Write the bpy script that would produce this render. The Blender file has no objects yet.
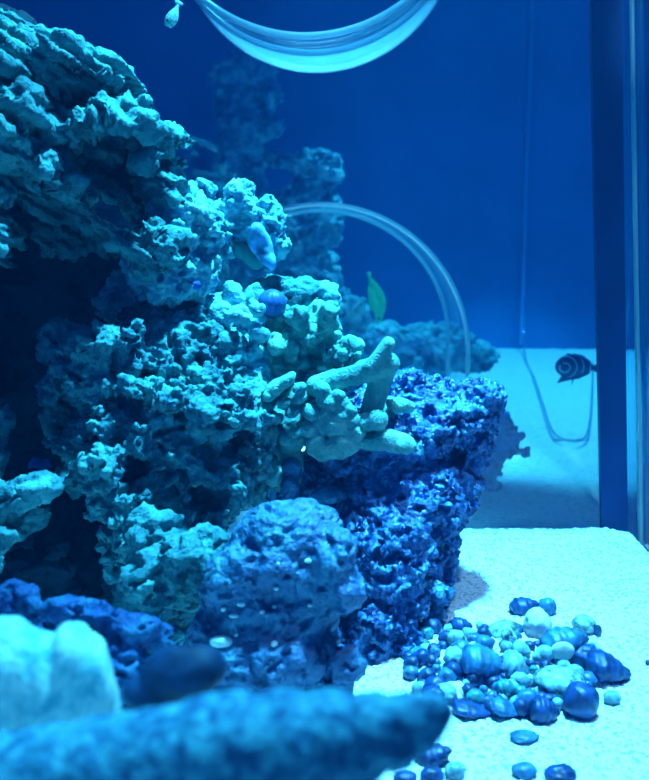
import bpy, bmesh, math, random
import numpy as np
from mathutils import Vector, Matrix

C = bpy.context.scene.collection
sc = bpy.context.scene

# ------------------------------------------------------------------ camera
H = 0.40; PITCH = math.radians(9.0); F = 880.0
cd = bpy.data.cameras.new('camera'); cam = bpy.data.objects.new('camera', cd); C.objects.link(cam)
cam.location = (0, 0, H); cam.rotation_euler = (math.pi/2 - PITCH, 0, 0)
cd.sensor_fit = 'VERTICAL'; cd.sensor_height = 24.0; cd.lens = F*24.0/780.0
cd.clip_start = 0.02; cd.clip_end = 50
cd.dof.use_dof = True; cd.dof.focus_distance = 0.98; cd.dof.aperture_fstop = 5.0
sc.camera = cam

# ------------------------------------------------------------------ world, lamps, exposure
w = bpy.data.worlds.new('world'); sc.world = w; w.use_nodes = True
w.node_tree.nodes['Background'].inputs[0].default_value = (0.004, 0.13, 0.55, 1)
w.node_tree.nodes['Background'].inputs[1].default_value = 0.34
sc.view_settings.view_transform = 'Standard'; sc.view_settings.look = 'None'
sc.view_settings.gamma = 1.0; sc.view_settings.exposure = 0.55
sc.view_settings.use_curve_mapping = False
sc.cycles.use_denoising = True
sc.cycles.max_bounces = 8; sc.cycles.volume_bounces = 1
sc.cycles.transparent_max_bounces = 12
sc.cycles.caustics_reflective = False; sc.cycles.caustics_refractive = False
sc.cycles.sample_clamp_indirect = 4.0

LAMP = (0.13, 0.70, 1.0)
def aim(o, target):
    d = Vector(target) - o.location
    o.rotation_euler = d.to_track_quat('-Z', 'Y').to_euler()
def area(name, loc, target, size, power, col=LAMP, size_y=None, spread=180):
    l = bpy.data.lights.new(name, 'AREA'); l.energy = power; l.color = col
    l.shape = 'RECTANGLE'; l.size = size; l.size_y = size_y or size; l.spread = math.radians(spread)
    o = bpy.data.objects.new(name, l); C.objects.link(o); o.location = loc; aim(o, target); return o
def spot(name, loc, target, power, angle, blend=0.3, r=0.05, col=LAMP):
    l = bpy.data.lights.new(name, 'SPOT'); l.energy = power; l.color = col
    l.spot_size = math.radians(angle); l.spot_blend = blend; l.shadow_soft_size = r
    o = bpy.data.objects.new(name, l); C.objects.link(o); o.location = loc; aim(o, target); return o
# aquarium lamps over the water, plus added fill spots for coral and glass edge
area('tank_lamp', (0.26, 0.93, 1.75), (0.02, 0.93, 0.2), 0.10, 15, spread=66)
spot('coral_fill', (-0.10, 0.06, 1.0), (-0.13, 0.36, 0.2), 13, 26, 0.8, 0.04)  # added spot brightening the blurred foreground corals
spot('edge_fill', (0.28, 0.60, 1.5), (0.425, 1.205, 0.70), 45, 7, 0.9, 0.01, (0.5, 0.9, 1.0))  # added narrow spots that brighten the right glass edge
spot('edge_fill', (0.28, 0.60, 1.5), (0.440, 1.205, 0.44), 25, 6, 0.9, 0.01, (0.4, 0.9, 1.0))
spot('edge_fill', (0.28, 0.60, 1.5), (0.455, 1.205, 0.10), 30, 7, 0.9, 0.01, (0.4, 0.9, 1.0))
spot('sand_lamp', (0.46, 0.62, 1.7), (0.42, 0.74, 0.0), 260, 35, 0.35, 0.04, (0.92, 0.60, 0.68))
spot('far_lamp', (0.72, 2.62, 2.2), (0.70, 2.60, 0.0), 190, 54, 0.06, 0.05, (0.12, 0.80, 1.0))
spot('ring_lamp', (0.0, 1.62, 1.75), (0.0, 1.60, 0.9), 1300, 27, 1.0, 0.04, (0.45, 0.85, 1.0))

# ------------------------------------------------------------------ pixel helpers (649 x 780 picture)
cp, sp_ = math.cos(PITCH), math.sin(PITCH)
FWD = np.array([0, cp, -sp_]); UP = np.array([0, sp_, cp]); RIGHT = np.array([1.0, 0, 0])
def ray(px, py):
    return FWD + RIGHT*((px-324.5)/F) + UP*(-(py-390)/F)
def at(px, py, Y):
    d = ray(px, py); return np.array([0, 0, H]) + d*(Y/d[1])
def ground(px, py, z=0.0):
    d = ray(px, py); t = (z-H)/d[2]; return np.array([0, 0, H]) + d*t
def project(P):
    Q = P - np.array([0, 0, H]); f = Q@FWD
    return 324.5 + F*(Q@RIGHT)/f, 390 - F*(Q@UP)/f

# ------------------------------------------------------------------ vectorised noise
def _hash(ix, iy, iz, seed):
    h = (ix.astype(np.int64)*374761393 + iy.astype(np.int64)*668265263 + iz.astype(np.int64)*2147483647 + seed*1274126177) & 0xffffffff
    h = ((h ^ (h >> 13))*1274126177) & 0xffffffff
    h = (h ^ (h >> 16)); h = (h*2246822519) & 0xffffffff
    return (h ^ (h >> 15)) & 0xffffffff
def perlin(P, seed=0):
    i = np.floor(P).astype(np.int64); f = P - i
    u = f*f*f*(f*(f*6-15)+10); out = 0
    for dx in (0, 1):
        wx = u[:, 0] if dx else 1-u[:, 0]
        for dy in (0, 1):
            wy = u[:, 1] if dy else 1-u[:, 1]
            for dz in (0, 1):
                wz = u[:, 2] if dz else 1-u[:, 2]
                h = _hash(i[:, 0]+dx, i[:, 1]+dy, i[:, 2]+dz, seed)
                gx = ((h & 1023)/511.5-1); gy = (((h >> 10) & 1023)/511.5-1); gz = (((h >> 20) & 1023)/511.5-1)
                out = out + wx*wy*wz*(gx*(f[:, 0]-dx)+gy*(f[:, 1]-dy)+gz*(f[:, 2]-dz))
    return out*1.3
def fbm(P, octv=4, seed=0, gain=0.5, ridge=False):
    a, s, t = 1.0, 0.0, 0.0
    for k in range(octv):
        n = perlin(P*(2.03**k)+k*17.3, seed+k)
        if ridge: n = 0.5-np.abs(n)*1.6
        s = s + a*n; t += a; a *= gain
    return s/t
def worley(P, seed=0, jitter=1.0):
    i = np.floor(P).astype(np.int64); f = P - i
    best = np.full(len(P), 9.0)
    for dx in (-1, 0, 1):
        for dy in (-1, 0, 1):
            for dz in (-1, 0, 1):
                h = _hash(i[:, 0]+dx, i[:, 1]+dy, i[:, 2]+dz, seed)
                ox = dx+0.5+jitter*((h & 1023)/1023.-.5)-f[:, 0]
                oy = dy+0.5+jitter*(((h >> 10) & 1023)/1023.-.5)-f[:, 1]
                oz = dz+0.5+jitter*(((h >> 20) & 1023)/1023.-.5)-f[:, 2]
                best = np.minimum(best, ox*ox+oy*oy+oz*oz)
    return np.sqrt(best)
def sstep(a, b, x):
    t = np.clip((x-a)/(b-a), 0, 1); return t*t*(3-2*t)

# ------------------------------------------------------------------ materials
def nt(name):
    m = bpy.data.materials.new(name); m.use_nodes = True
    return m, m.node_tree.nodes, m.node_tree.links, m.node_tree.nodes['Principled BSDF']
def ramp(n, stops):
    r = n.new('ShaderNodeValToRGB'); e = r.color_ramp.elements
    while len(e) < len(stops): e.new(0.5)
    for k, (p, c) in enumerate(stops):
        e[k].position = p; e[k].color = (*c, 1)
    return r
def rock_mat(name, stops, scale=18, bump=0.004, bscale=240, rough=0.8, spot=None, spotscale=90, spotth=0.25, gl=0.25):
    m, n, l, b = nt(name)
    tc = n.new('ShaderNodeTexCoord')
    no = n.new('ShaderNodeTexNoise'); no.inputs['Scale'].default_value = scale; no.inputs['Detail'].default_value = 6
    no.inputs['Roughness'].default_value = 0.65; l.new(tc.outputs['Object'], no.inputs['Vector'])
    r = ramp(n, stops); l.new(no.outputs[0], r.inputs[0]); col = r.outputs[0]
    if spot:
        v = n.new('ShaderNodeTexVoronoi'); v.inputs['Scale'].default_value = spotscale; l.new(tc.outputs['Object'], v.inputs['Vector'])
        rr = ramp(n, [(spotth*0.7, (1, 1, 1)), (spotth, (0, 0, 0))]); l.new(v.outputs[0], rr.inputs[0])
        mx = n.new('ShaderNodeMix'); mx.data_type = 'RGBA'; l.new(rr.outputs[0], mx.inputs[0]); l.new(col, mx.inputs[6])
        mx.inputs[7].default_value = (*spot, 1); col = mx.outputs[2]
    l.new(col, b.inputs['Base Color']); b.inputs['Roughness'].default_value = rough
    b.inputs['Specular IOR Level'].default_value = gl
    if bump:
        n2 = n.new('ShaderNodeTexNoise'); n2.inputs['Scale'].default_value = bscale; n2.inputs['Detail'].default_value = 4
        l.new(tc.outputs['Object'], n2.inputs['Vector'])
        bp = n.new('ShaderNodeBump'); bp.inputs['Distance'].default_value = bump; bp.inputs['Strength'].default_value = 0.8
        l.new(n2.outputs[0], bp.inputs['Height']); l.new(bp.outputs[0], b.inputs['Normal'])
    return m
def plain(name, col, rough=0.5, spec=0.4, noise=0.0, nscale=60, bump=0):
    m, n, l, b = nt(name)
    b.inputs['Roughness'].default_value = rough; b.inputs['Specular IOR Level'].default_value = spec
    tc = n.new('ShaderNodeTexCoord')
    no = n.new('ShaderNodeTexNoise'); no.inputs['Scale'].default_value = nscale; no.inputs['Detail'].default_value = 4
    l.new(tc.outputs['Object'], no.inputs['Vector'])
    lo = tuple(max(0, c*(1-noise)) for c in col); hi = tuple(min(1, c*(1+noise)) for c in col)
    r = ramp(n, [(0.35, lo), (0.65, hi)]); l.new(no.outputs[0], r.inputs[0]); l.new(r.outputs[0], b.inputs['Base Color'])
    if bump:
        bp = n.new('ShaderNodeBump'); bp.inputs['Distance'].default_value = bump
        l.new(no.outputs[0], bp.inputs['Height']); l.new(bp.outputs[0], b.inputs['Normal'])
    return m
def clear_mat(name, tint=(0.8, 0.95, 1), gloss=0.08, grough=0.05, frost=0.0, frostcol=(0.8, 0.95, 1)):
    m = bpy.data.materials.new(name); m.use_nodes = True
    n, l = m.node_tree.nodes, m.node_tree.links; n.remove(n['Principled BSDF'])
    out = n['Material Output']
    tr = n.new('ShaderNodeBsdfTransparent'); tr.inputs[0].default_value = (*tint, 1)
    gl = n.new('ShaderNodeBsdfGlossy'); gl.inputs['Roughness'].default_value = grough; gl.inputs[0].default_value = (1, 1, 1, 1)
    lw = n.new('ShaderNodeLayerWeight'); lw.inputs[0].default_value = 0.35
    mul = n.new('ShaderNodeMath'); mul.operation = 'MULTIPLY_ADD'; mul.inputs[1].default_value = gloss*3; mul.inputs[2].default_value = gloss
    mul.use_clamp = True
    l.new(lw.outputs['Facing'], mul.inputs[0])
    mx = n.new('ShaderNodeMixShader'); l.new(mul.outputs[0], mx.inputs[0]); l.new(tr.outputs[0], mx.inputs[1]); l.new(gl.outputs[0], mx.inputs[2])
    last = mx.outputs[0]
    if frost > 0:
        df = n.new('ShaderNodeBsdfDiffuse'); df.inputs[0].default_value = (*frostcol, 1)
        tl = n.new('ShaderNodeBsdfTranslucent'); tl.inputs[0].default_value = (*frostcol, 1)
        m2 = n.new('ShaderNodeMixShader'); m2.inputs[0].default_value = 0.65; l.new(df.outputs[0], m2.inputs[1]); l.new(tl.outputs[0], m2.inputs[2])
        m3 = n.new('ShaderNodeMixShader'); m3.inputs[0].default_value = frost; l.new(last, m3.inputs[1]); l.new(m2.outputs[0], m3.inputs[2]); last = m3.outputs[0]
    l.new(last, out.inputs[0]); return m

# ------------------------------------------------------------------ object helpers
def tag(o, label, cat, group=None, kind=None):
    o['label'] = label; o['category'] = cat
    if group: o['group'] = group
    if kind: o['kind'] = kind
    return o
def empty(name, loc, label, cat, group=None):
    o = bpy.data.objects.new(name, None); C.objects.link(o); o.location = loc; o.empty_display_size = 0.01
    return tag(o, label, cat, group)
def mesh_obj(name, V, Fc, mat, parent=None, origin=None, smooth=True):
    """V world coordinates; origin = base centre unless the object is a part."""
    V = np.asarray(V, float)
    if parent is not None: o0 = np.array(parent.matrix_basis.translation)
    elif origin is not None: o0 = np.array(origin)
    else: o0 = np.array([(V[:, 0].min()+V[:, 0].max())/2, (V[:, 1].min()+V[:, 1].max())/2, V[:, 2].min()])
    me = bpy.data.meshes.new(name); me.from_pydata((V-o0).tolist(), [], Fc if isinstance(Fc, list) else Fc.tolist()); me.update()
    if smooth: me.polygons.foreach_set('use_smooth', [True]*len(me.polygons))
    me.materials.append(mat)
    o = bpy.data.objects.new(name, me); C.objects.link(o)
    if parent is not None: o.parent = parent
    else: o.location = o0
    return o
def struct(o): o['kind'] = 'structure'; return o
def box(name, lo, hi, mat, parent=None, bevel=0):
    bm = bmesh.new(); bmesh.ops.create_cube(bm, size=1)
    lo, hi = np.array(lo, float), np.array(hi, float)
    for v in bm.verts: v.co = Vector((lo+hi)/2 + np.array(v.co)*(hi-lo))
    if bevel: bmesh.ops.bevel(bm, geom=bm.edges[:], offset=bevel, segments=2, affect='EDGES')
    bm.verts.index_update()
    V = [tuple(v.co) for v in bm.verts]; Fc = [[v.index for v in f.verts] for f in bm.faces]; bm.free()
    return mesh_obj(name, V, Fc, mat, parent, smooth=False)
_ico = {}
def ico(sub):
    if sub not in _ico:
        bm = bmesh.new(); bmesh.ops.create_icosphere(bm, subdivisions=sub, radius=1); bm.verts.index_update()
        _ico[sub] = (np.array([v.co[:] for v in bm.verts]), [[v.index for v in f.verts] for f in bm.faces]); bm.free()
    V, Fc = _ico[sub]; return V.copy(), Fc
def blob_mesh(blobs):
    """blobs: (px, py, Y, rx, ry [, rdepth, angle_deg]) in pixels of the picture at depth Y -> world ellipsoids"""
    VV, FF, n = [], [], 0
    for b in blobs:
        px, py, Y, rx, ry = b[:5]; rd = b[5] if len(b) > 5 else (rx+ry)/2; an = math.radians(b[6]) if len(b) > 6 else 0
        V, Fc = ico(3); s = Y/F; c = at(px, py, Y)
        X = V[:, 0]*rx*s; Z = V[:, 2]*ry*s; D = V[:, 1]*rd*s
        X2 = X*math.cos(an)+Z*math.sin(an); Z2 = -X*math.sin(an)+Z*math.cos(an)   # positive angle: right side goes down
        VV.append(c + np.stack([X2, D, Z2], 1)); FF += [[i+n for i in f] for f in Fc]; n += len(V)
    return np.concatenate(VV), FF
def remeshed(V, Fc, voxel, smooth=3):
    me = bpy.data.meshes.new('tmp'); me.from_pydata(V.tolist(), [], Fc); me.update()
    o = bpy.data.objects.new('tmp', me); C.objects.link(o)
    r = o.modifiers.new('r', 'REMESH'); r.mode = 'VOXEL'; r.voxel_size = voxel; r.use_smooth_shade = True
    if smooth:
        s = o.modifiers.new('s', 'SMOOTH'); s.factor = 0.5; s.iterations = smooth
    dg = bpy.context.evaluated_depsgraph_get(); dg.update()
    ev = o.evaluated_get(dg).to_mesh()
    nv = len(ev.vertices); P = np.empty(nv*3); ev.vertices.foreach_get('co', P); P = P.reshape(-1, 3)
    faces = [list(p.vertices) for p in ev.polygons]
    o.evaluated_get(dg).to_mesh_clear(); bpy.data.objects.remove(o); bpy.data.meshes.remove(me)
    return P, faces
def normals(P, faces):
    q = np.array([f if len(f) == 4 else f+[f[-1]] for f in faces])
    n = np.cross(P[q[:, 2]]-P[q[:, 0]], P[q[:, 3]]-P[q[:, 1]])
    N = np.zeros_like(P)
    for k in range(4): np.add.at(N, q[:, k], n)
    return N/np.maximum(np.linalg.norm(N, axis=1), 1e-12)[:, None]
def sculpt(P, carves):
    """carves: (px, py, rx, ry, angle, depth_m) push the surface back (or forward when negative) inside a soft ellipse"""
    for px, py, rx, ry, an, dep in carves:
        x, y = project(P); a = math.radians(an)
        u = ((x-px)*math.cos(a)+(y-py)*math.sin(a))/rx; v = (-(x-px)*math.sin(a)+(y-py)*math.cos(a))/ry
        d2 = u*u+v*v; wgt = np.where(d2 < 1, (1-d2)**1.0, 0)
        wgt = wgt**0.7
        d = P - np.array([0, 0, H]); d = d/np.linalg.norm(d, axis=1)[:, None]
        P = P + d*(wgt*dep)[:, None]
    return P
def rock(name, label, cat, blobs, mat, voxel, disp, carves=(), smooth=3, group=None, extra=None):
    V, Fc = blob_mesh(blobs)
    P, faces = remeshed(V, Fc, voxel, smooth)
    disp = list(disp) if isinstance(disp, (list, tuple)) else [disp]
    if len(carves) or len(disp) > 2:
        if len(carves): P = sculpt(P, carves)
        if len(disp) > 1:
            N = normals(P, faces); P = P + N*disp.pop(0)(P)[:, None]
        P, faces = remeshed(P, faces, voxel, 2)
    for fn in disp:
        N = normals(P, faces); P = P + N*fn(P)[:, None]
    P[:, 2] = np.maximum(P[:, 2], -0.02)
    o = mesh_obj(name, P, faces, mat)
    return tag(o, label, cat, group)

# displacement recipes (metres)
def craggy(a=0.02, f=14, seed=1, pit=0.012, pf=45, fine=0.004, ff=130, thr=0.12):
    def big(P):
        Q = P + 0.02*np.stack([perlin(P*25, seed+50), perlin(P*25+9, seed+51), perlin(P*25+19, seed+52)], 1)
        return a*fbm(Q*f, 3, seed, ridge=False)*1.6
    def mid(P):
        Q = P + 0.010*np.stack([perlin(P*50, seed+60), perlin(P*50+9, seed+61), perlin(P*50+19, seed+62)], 1)
        h = fbm(Q*pf, 2, seed+5)
        k = worley(Q*pf*0.9, seed+7)
        return -pit*sstep(0.0, thr*1.6, h-thr*0.3) + pit*0.7*(0.55-k)
    def small(P):
        return fine*fbm(P*ff, 3, seed+9, gain=0.6)*1.6 + fine*0.6*(0.5-worley(P*ff*1.1, seed+3))
    return [big, mid, small]
def strata(seed=1, nrm=(0.5, 0.1, 0.86), f=26, a=0.020):
    nr = np.array(nrm)/np.linalg.norm(nrm)
    def big(P): return 0.016*fbm(P*11, 3, seed)*1.5
    def lay(P):
        s = (P@nr)*f + 1.1*fbm(P*7, 3, seed+2)*1.5
        t = s-np.floor(s); lv = _hash(np.floor(s), np.zeros(len(P)), np.zeros(len(P)), seed)/4294967295.
        prof = sstep(0, 0.25, t)*sstep(1.0, 0.55, t)
        s2 = (P@nr)*f*2.7 + 1.4*fbm(P*13, 3, seed+4)*1.5; t2 = s2-np.floor(s2)
        return a*(prof-0.5)*(0.4+1.1*lv) + a*0.28*(sstep(0, .25, t2)*sstep(1, .5, t2)-0.5)
    def small(P):
        Q = P*0.75 + nr[None, :]*(P@nr)[:, None]*2.6
        return 0.016*fbm(Q*26, 4, seed+9, gain=.55)*1.5 + 0.0065*fbm(Q*80, 3, seed+11) - 0.007*sstep(.12, .35, fbm(Q*38, 2, seed+20))
    return [big, lay, small]
def knobby(a=0.006, f=55, seed=1, fine=0.0015, ff=200):
    return [lambda P: 0.012*fbm(P*16, 2, seed), lambda P: a*(0.75-worley(P*f, seed+2))*1.5, lambda P: fine*fbm(P*ff, 2, seed+5)*1.5]

# ================================================================== THE TANK
wall_m = plain('deep_blue_backing', (0.02, 0.16, 0.42), 0.7, 0.1, 0.12, 2.5)
struct(box('wall_back', (-2.6, 3.62, -0.2), (2.6, 3.70, 2.6), wall_m))
struct(box('wall_left', (-1.75, -0.4, -0.2), (-1.70, 3.62, 2.6), wall_m))
struct(box('trim_2', (0.80, 3.598, 0.02), (0.812, 3.618, 2.2), plain('seam_blue', (0.04, 0.25, 0.55), 0.4)))
# near and far glass of the right side, partition pane with its dark corner post
glass_m = clear_mat('tank_glass', (0.82, 0.94, 1.0), 0.05, 0.03)
wall_r = plain('right_backing', (0.02, 0.20, 0.48), 0.12, 1.0, 0.1, 3)
struct(box('wall_right', (1.35, 1.26, -0.2), (1.40, 3.62, 2.6), wall_r))

# floor of the far compartment and the near sand bed
def sand_grid(x0, x1, y0, y1, step, fn):
    nx = int((x1-x0)/step)+1; ny = int((y1-y0)/step)+1
    X, Y = np.meshgrid(np.linspace(x0, x1, nx), np.linspace(y0, y1, ny)); X = X.ravel(); Y = Y.ravel()
    Z = fn(X, Y); V = np.stack([X, Y, Z], 1)
    i = (np.arange(ny-1)[:, None]*nx+np.arange(nx-1)[None, :]).ravel()
    return V, np.stack([i, i+1, i+nx+1, i+nx], 1)
def sand_mat(name, lo, hi, scale):
    m, n, l, b = nt(name); tc = n.new('ShaderNodeTexCoord')
    v = n.new('ShaderNodeTexVoronoi'); v.inputs['Scale'].default_value = scale; l.new(tc.outputs['Object'], v.inputs['Vector'])
    r = ramp(n, [(0.0, lo), (0.35, hi)]); sepr = n.new('ShaderNodeSeparateColor'); l.new(v.outputs['Color'], sepr.inputs[0])
    l.new(sepr.outputs[0], r.inputs[0]); l.new(r.outputs[0], b.inputs['Base Color'])
    b.inputs['Roughness'].default_value = 0.9; b.inputs['Specular IOR Level'].default_value = 0.2
    bp = n.new('ShaderNodeBump'); bp.inputs['Distance'].default_value = 0.002; bp.inputs['Strength'].default_value = 0.7
    l.new(v.outputs[0], bp.inputs['Height']); l.new(bp.outputs[0], b.inputs['Normal'])
    return m
near_m = sand_mat('white_sand', (0.30, 0.52, 0.56), (0.86, 0.92, 0.90), 330)
far_m = sand_mat('far_sand', (0.55, 0.68, 0.70), (0.80, 0.88, 0.88), 160)
gp = ground(512, 664)
def heap(X, Y):
    return 0.020*np.exp(-(((X-gp[0])/0.075)**2+((Y-gp[1])/0.06)**2)**1.2)
def near_h(X, Y):
    P = np.stack([X, Y, 0*X], 1)
    z = 0.006*fbm(P*7, 3, 3) + 0.0045*(0.6-worley(P*130, 4)) + 0.002*fbm(P*260, 2, 6)
    z += 0.006*sstep(1.10, 1.2, Y) - 0.012*sstep(1.215, 1.222, Y)
    z -= 0.006*sstep(0.40, 0.437, X)*sstep(1.0, 1.2, Y)
    z += heap(X, Y)
    return z
V, Fq = sand_grid(-0.05, 0.437, 0.30, 1.222, 0.0020, near_h)
o = mesh_obj('sand_bed', V, Fq, near_m)
tag(o, 'bright white coarse sand in the foreground behind the front glass', 'sand', kind='stuff')
def far_h(X, Y):
    P = np.stack([X, Y, 0*X], 1)
    return -0.025 + 0.025*sstep(1.3, 1.7, Y) + 0.010*fbm(P*3, 3, 13) + 0.004*fbm(P*22, 3, 16) + 0.002*fbm(P*70, 2, 18)
V, Fq = sand_grid(-1.7, 1.35, 1.226, 3.62, 0.012, far_h)
V[:, 2] = far_h(V[:, 0], V[:, 1])
struct(mesh_obj('floor', V, Fq, far_m))
V, Fq = sand_grid(-1.7, 0.445, -0.35, 1.226, 0.03, lambda X, Y: 0*X-0.022)
struct(mesh_obj('floor', V, Fq, far_m))

# partition pane, post, right glass edge
struct(box('window_1', (-1.70, 1.224, -0.02), (0.40, 1.230, 2.2), glass_m))
post_m = plain('dark_silicone', (0.004, 0.03, 0.14), 0.5, 0.2, 0.2, 8)
def leaning(name, x0, x1, t0, t1, ya, yb, mat, ztop=2.2):
    """upright prism: picture columns x0..x1 at row 531 and t0..t1 at row 0, from depth ya to yb"""
    lo = [at(x, 531, ya) for x in (x0, x1)]; hi = [at(x, 0, ya) for x in (t0, t1)]
    V = []
    for y in (ya, yb):
        for z in (-0.03, ztop):
            for k in (0, 1):
                q = (z-lo[k][2])/(hi[k][2]-lo[k][2]); V.append([lo[k][0]+(hi[k][0]-lo[k][0])*q, y, z])
    return struct(mesh_obj(name, V, [[0, 1, 3, 2], [5, 4, 6, 7], [4, 0, 2, 6], [1, 5, 7, 3], [2, 3, 7, 6], [4, 5, 1, 0]], mat, smooth=False))
leaning('trim_1', 602, 628, 591, 622, 1.222, 1.232, post_m)
# unseen opaque board added to keep the near lamp off the far sand
struct(box('light_blocker', (-1.70, 1.075, 0.95), (0.46, 1.22, 0.97), post_m))
side_m = clear_mat('side_glass', (0.55, 0.85, 1.0), 0.16, 0.04)
leaning('window_2', 643, 648, 634, 639, 1.20, 0.25, side_m)
struct(box('window_3', (0.426, 1.236, -0.02), (1.35, 1.242, 2.2), side_m))
edge_m = clear_mat('polished_edge', (0.25, 0.7, 1.0), 0.5, 0.10, 0.85, (0.75, 1.0, 1.0))
leaning('trim_3', 640, 643, 632, 635, 1.205, 1.215, edge_m)
leaning('trim_4', 646, 649, 639, 642, 1.205, 1.215, edge_m)

# water as real haze filling the tank
wm = bpy.data.materials.new('water'); wm.use_nodes = True; n, l = wm.node_tree.nodes, wm.node_tree.links
n.remove(n['Principled BSDF'])
vs = n.new('ShaderNodeVolumeScatter'); vs.inputs['Color'].default_value = (0.02, 0.35, 1.0, 1); vs.inputs['Density'].default_value = 0.035; vs.inputs['Anisotropy'].default_value = 0.3
va = n.new('ShaderNodeVolumeAbsorption'); va.inputs['Color'].default_value = (0.0, 0.78, 0.98, 1); va.inputs['Density'].default_value = 0.22
ad = n.new('ShaderNodeAddShader'); l.new(vs.outputs[0], ad.inputs[0]); l.new(va.outputs[0], ad.inputs[1]); l.new(ad.outputs[0], n['Material Output'].inputs['Volume'])
wo = box('water', (-1.69, -0.3, -0.15), (1.345, 3.61, 1.70), wm)
tag(wo, 'hazy blue water filling the whole tank', 'water', kind='stuff')

# ================================================================== ROCK WORK
teal = rock_mat('teal_live_rock', [(0.25, (0.02, 0.10, 0.13)), (0.42, (0.03, 0.17, 0.22)), (0.6, (0.09, 0.35, 0.38)), (0.8, (0.26, 0.62, 0.64))], 26, 0.006, 170)
strat_m = rock_mat('layered_teal_rock', [(0.25, (0.02, 0.10, 0.13)), (0.45, (0.04, 0.20, 0.23)), (0.62, (0.09, 0.36, 0.38)), (0.85, (0.28, 0.64, 0.60))], 20, 0.006, 160)
pale_m = rock_mat('pale_crusted_rock', [(0.25, (0.04, 0.18, 0.32)), (0.42, (0.10, 0.38, 0.52)), (0.58, (0.26, 0.64, 0.68)), (0.75, (0.62, 0.90, 0.82))], 34, 0.005, 190)
blue_m = rock_mat('blue_pitted_rock', [(0.25, (0.005, 0.03, 0.14)), (0.45, (0.012, 0.10, 0.34)), (0.60, (0.03, 0.21, 0.48)), (0.78, (0.16, 0.54, 0.74))], 34, 0.006, 190, 0.38, gl=0.65)
front_m = rock_mat('blue_smooth_rock', [(0.25, (0.005, 0.04, 0.16)), (0.45, (0.015, 0.10, 0.26)), (0.60, (0.04, 0.20, 0.38)), (0.74, (0.24, 0.60, 0.72))], 20, 0.005, 200, 0.5, gl=0.6)
dark_m = rock_mat('shaded_cave_rock', [(0.3, (0.003, 0.015, 0.03)), (0.6, (0.012, 0.05, 0.08)), (0.8, (0.03, 0.10, 0.14))], 14, 0.003, 160)  # near-black tones carry the gloom of the cave
far_rock = rock_mat('distant_rock', [(0.32, (0.02, 0.10, 0.22)), (0.5, (0.10, 0.38, 0.48)), (0.68, (0.30, 0.70, 0.74))], 16, 0.015, 60)
coral_m = rock_mat('finger_coral_skin', [(0.32, (0.03, 0.20, 0.24)), (0.5, (0.11, 0.40, 0.38)), (0.68, (0.30, 0.66, 0.56))], 24, 0.003, 420, 0.6)

# cavern wall behind the left pile, cave shade put into its colour
rock('cave_rock', 'rock mass, coloured near-black for cave shade, at the back of the cave in the left pile', 'rock',
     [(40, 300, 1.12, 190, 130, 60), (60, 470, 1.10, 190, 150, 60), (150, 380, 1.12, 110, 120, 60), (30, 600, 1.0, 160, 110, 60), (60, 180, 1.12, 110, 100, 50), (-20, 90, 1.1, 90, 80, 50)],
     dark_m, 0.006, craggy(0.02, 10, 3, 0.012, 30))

# upper left layered rock
rock('layered_rock', 'huge teal layered rock sloping down from the top left corner', 'rock',
     [(-30, 90, .95, 80, 66, 60), (45, 105, .97, 80, 46, 45, 22), (100, 145, .97, 52, 42, 40, 20), (70, 190, .98, 90, 46, 36, 20), (135, 172, .98, 30, 40, 32),
      (15, 45, .88, 42, 16, 50, 22), (65, 70, .88, 40, 14, 50, 24), (103, 88, .90, 32, 12, 45, 26), (132, 108, .91, 22, 11, 40, 25), (160, 136, .92, 28, 7, 25, 3),
      (5, 90, .84, 26, 26, 40, 30), (22, 125, .83, 16, 34, 30, -15), (-22, 150, .82, 28, 60, 40),
      (85, 124, .86, 34, 7, 40, -14), (132, 126, .88, 26, 8, 40, 22), (156, 150, .90, 12, 15, 30, 40),
      (45, 166, .85, 22, 14, 30, 30), (75, 194, .86, 34, 13, 30, 25), (110, 222, .87, 40, 13, 30, 32), (148, 250, .88, 30, 16, 28, 35), (166, 182, .93, 16, 30, 25), (-20, 220, .93, 30, 50, 40), (-55, 330, 1.0, 40, 120, 50)],
     strat_m, 0.0020, strata(5), carves=[(72, 100, 40, 17, 18, 0.10), (105, 168, 60, 20, 0, 0.10), (20, 60, 20, 8, 20, .05)])

rock('crusted_rock', 'pale crusted rock jutting from the middle of the left pile', 'rock',
     [(185, 225, 0.93, 40, 34, 34), (165, 265, 0.92, 42, 40, 34), (200, 270, 0.93, 22, 36, 26), (190, 200, 0.95, 24, 16, 20, -20), (180, 295, 0.95, 26, 20, 20), (160, 300, 1.02, 60, 40, 30)],
     pale_m, 0.0019, craggy(0.012, 22, 8, 0.010, 60, 0.005, 130), carves=[(148, 225, 26, 15, 30, 0.05), (168, 250, 22, 8, 0, 0.025)])
rock('crusted_rock', 'knobbly whitish live rock lump beside the start of the clear arch', 'rock',
     [(240, 200, 0.98, 18, 20, 18), (222, 213, 0.98, 16, 14, 16), (262, 222, 0.98, 22, 22, 18), (270, 210, 0.98, 13, 15, 14), (275, 240, 0.98, 11, 22, 14), (238, 188, 0.98, 14, 10, 12), (225, 235, 0.98, 20, 26, 18), (212, 262, 0.99, 12, 50, 14), (250, 245, 1.0, 20, 20, 14), (205, 240, 0.99, 16, 30, 16)],
     pale_m, 0.0022, craggy(0.010, 26, 18, 0.009, 70, 0.003, 170))
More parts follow.
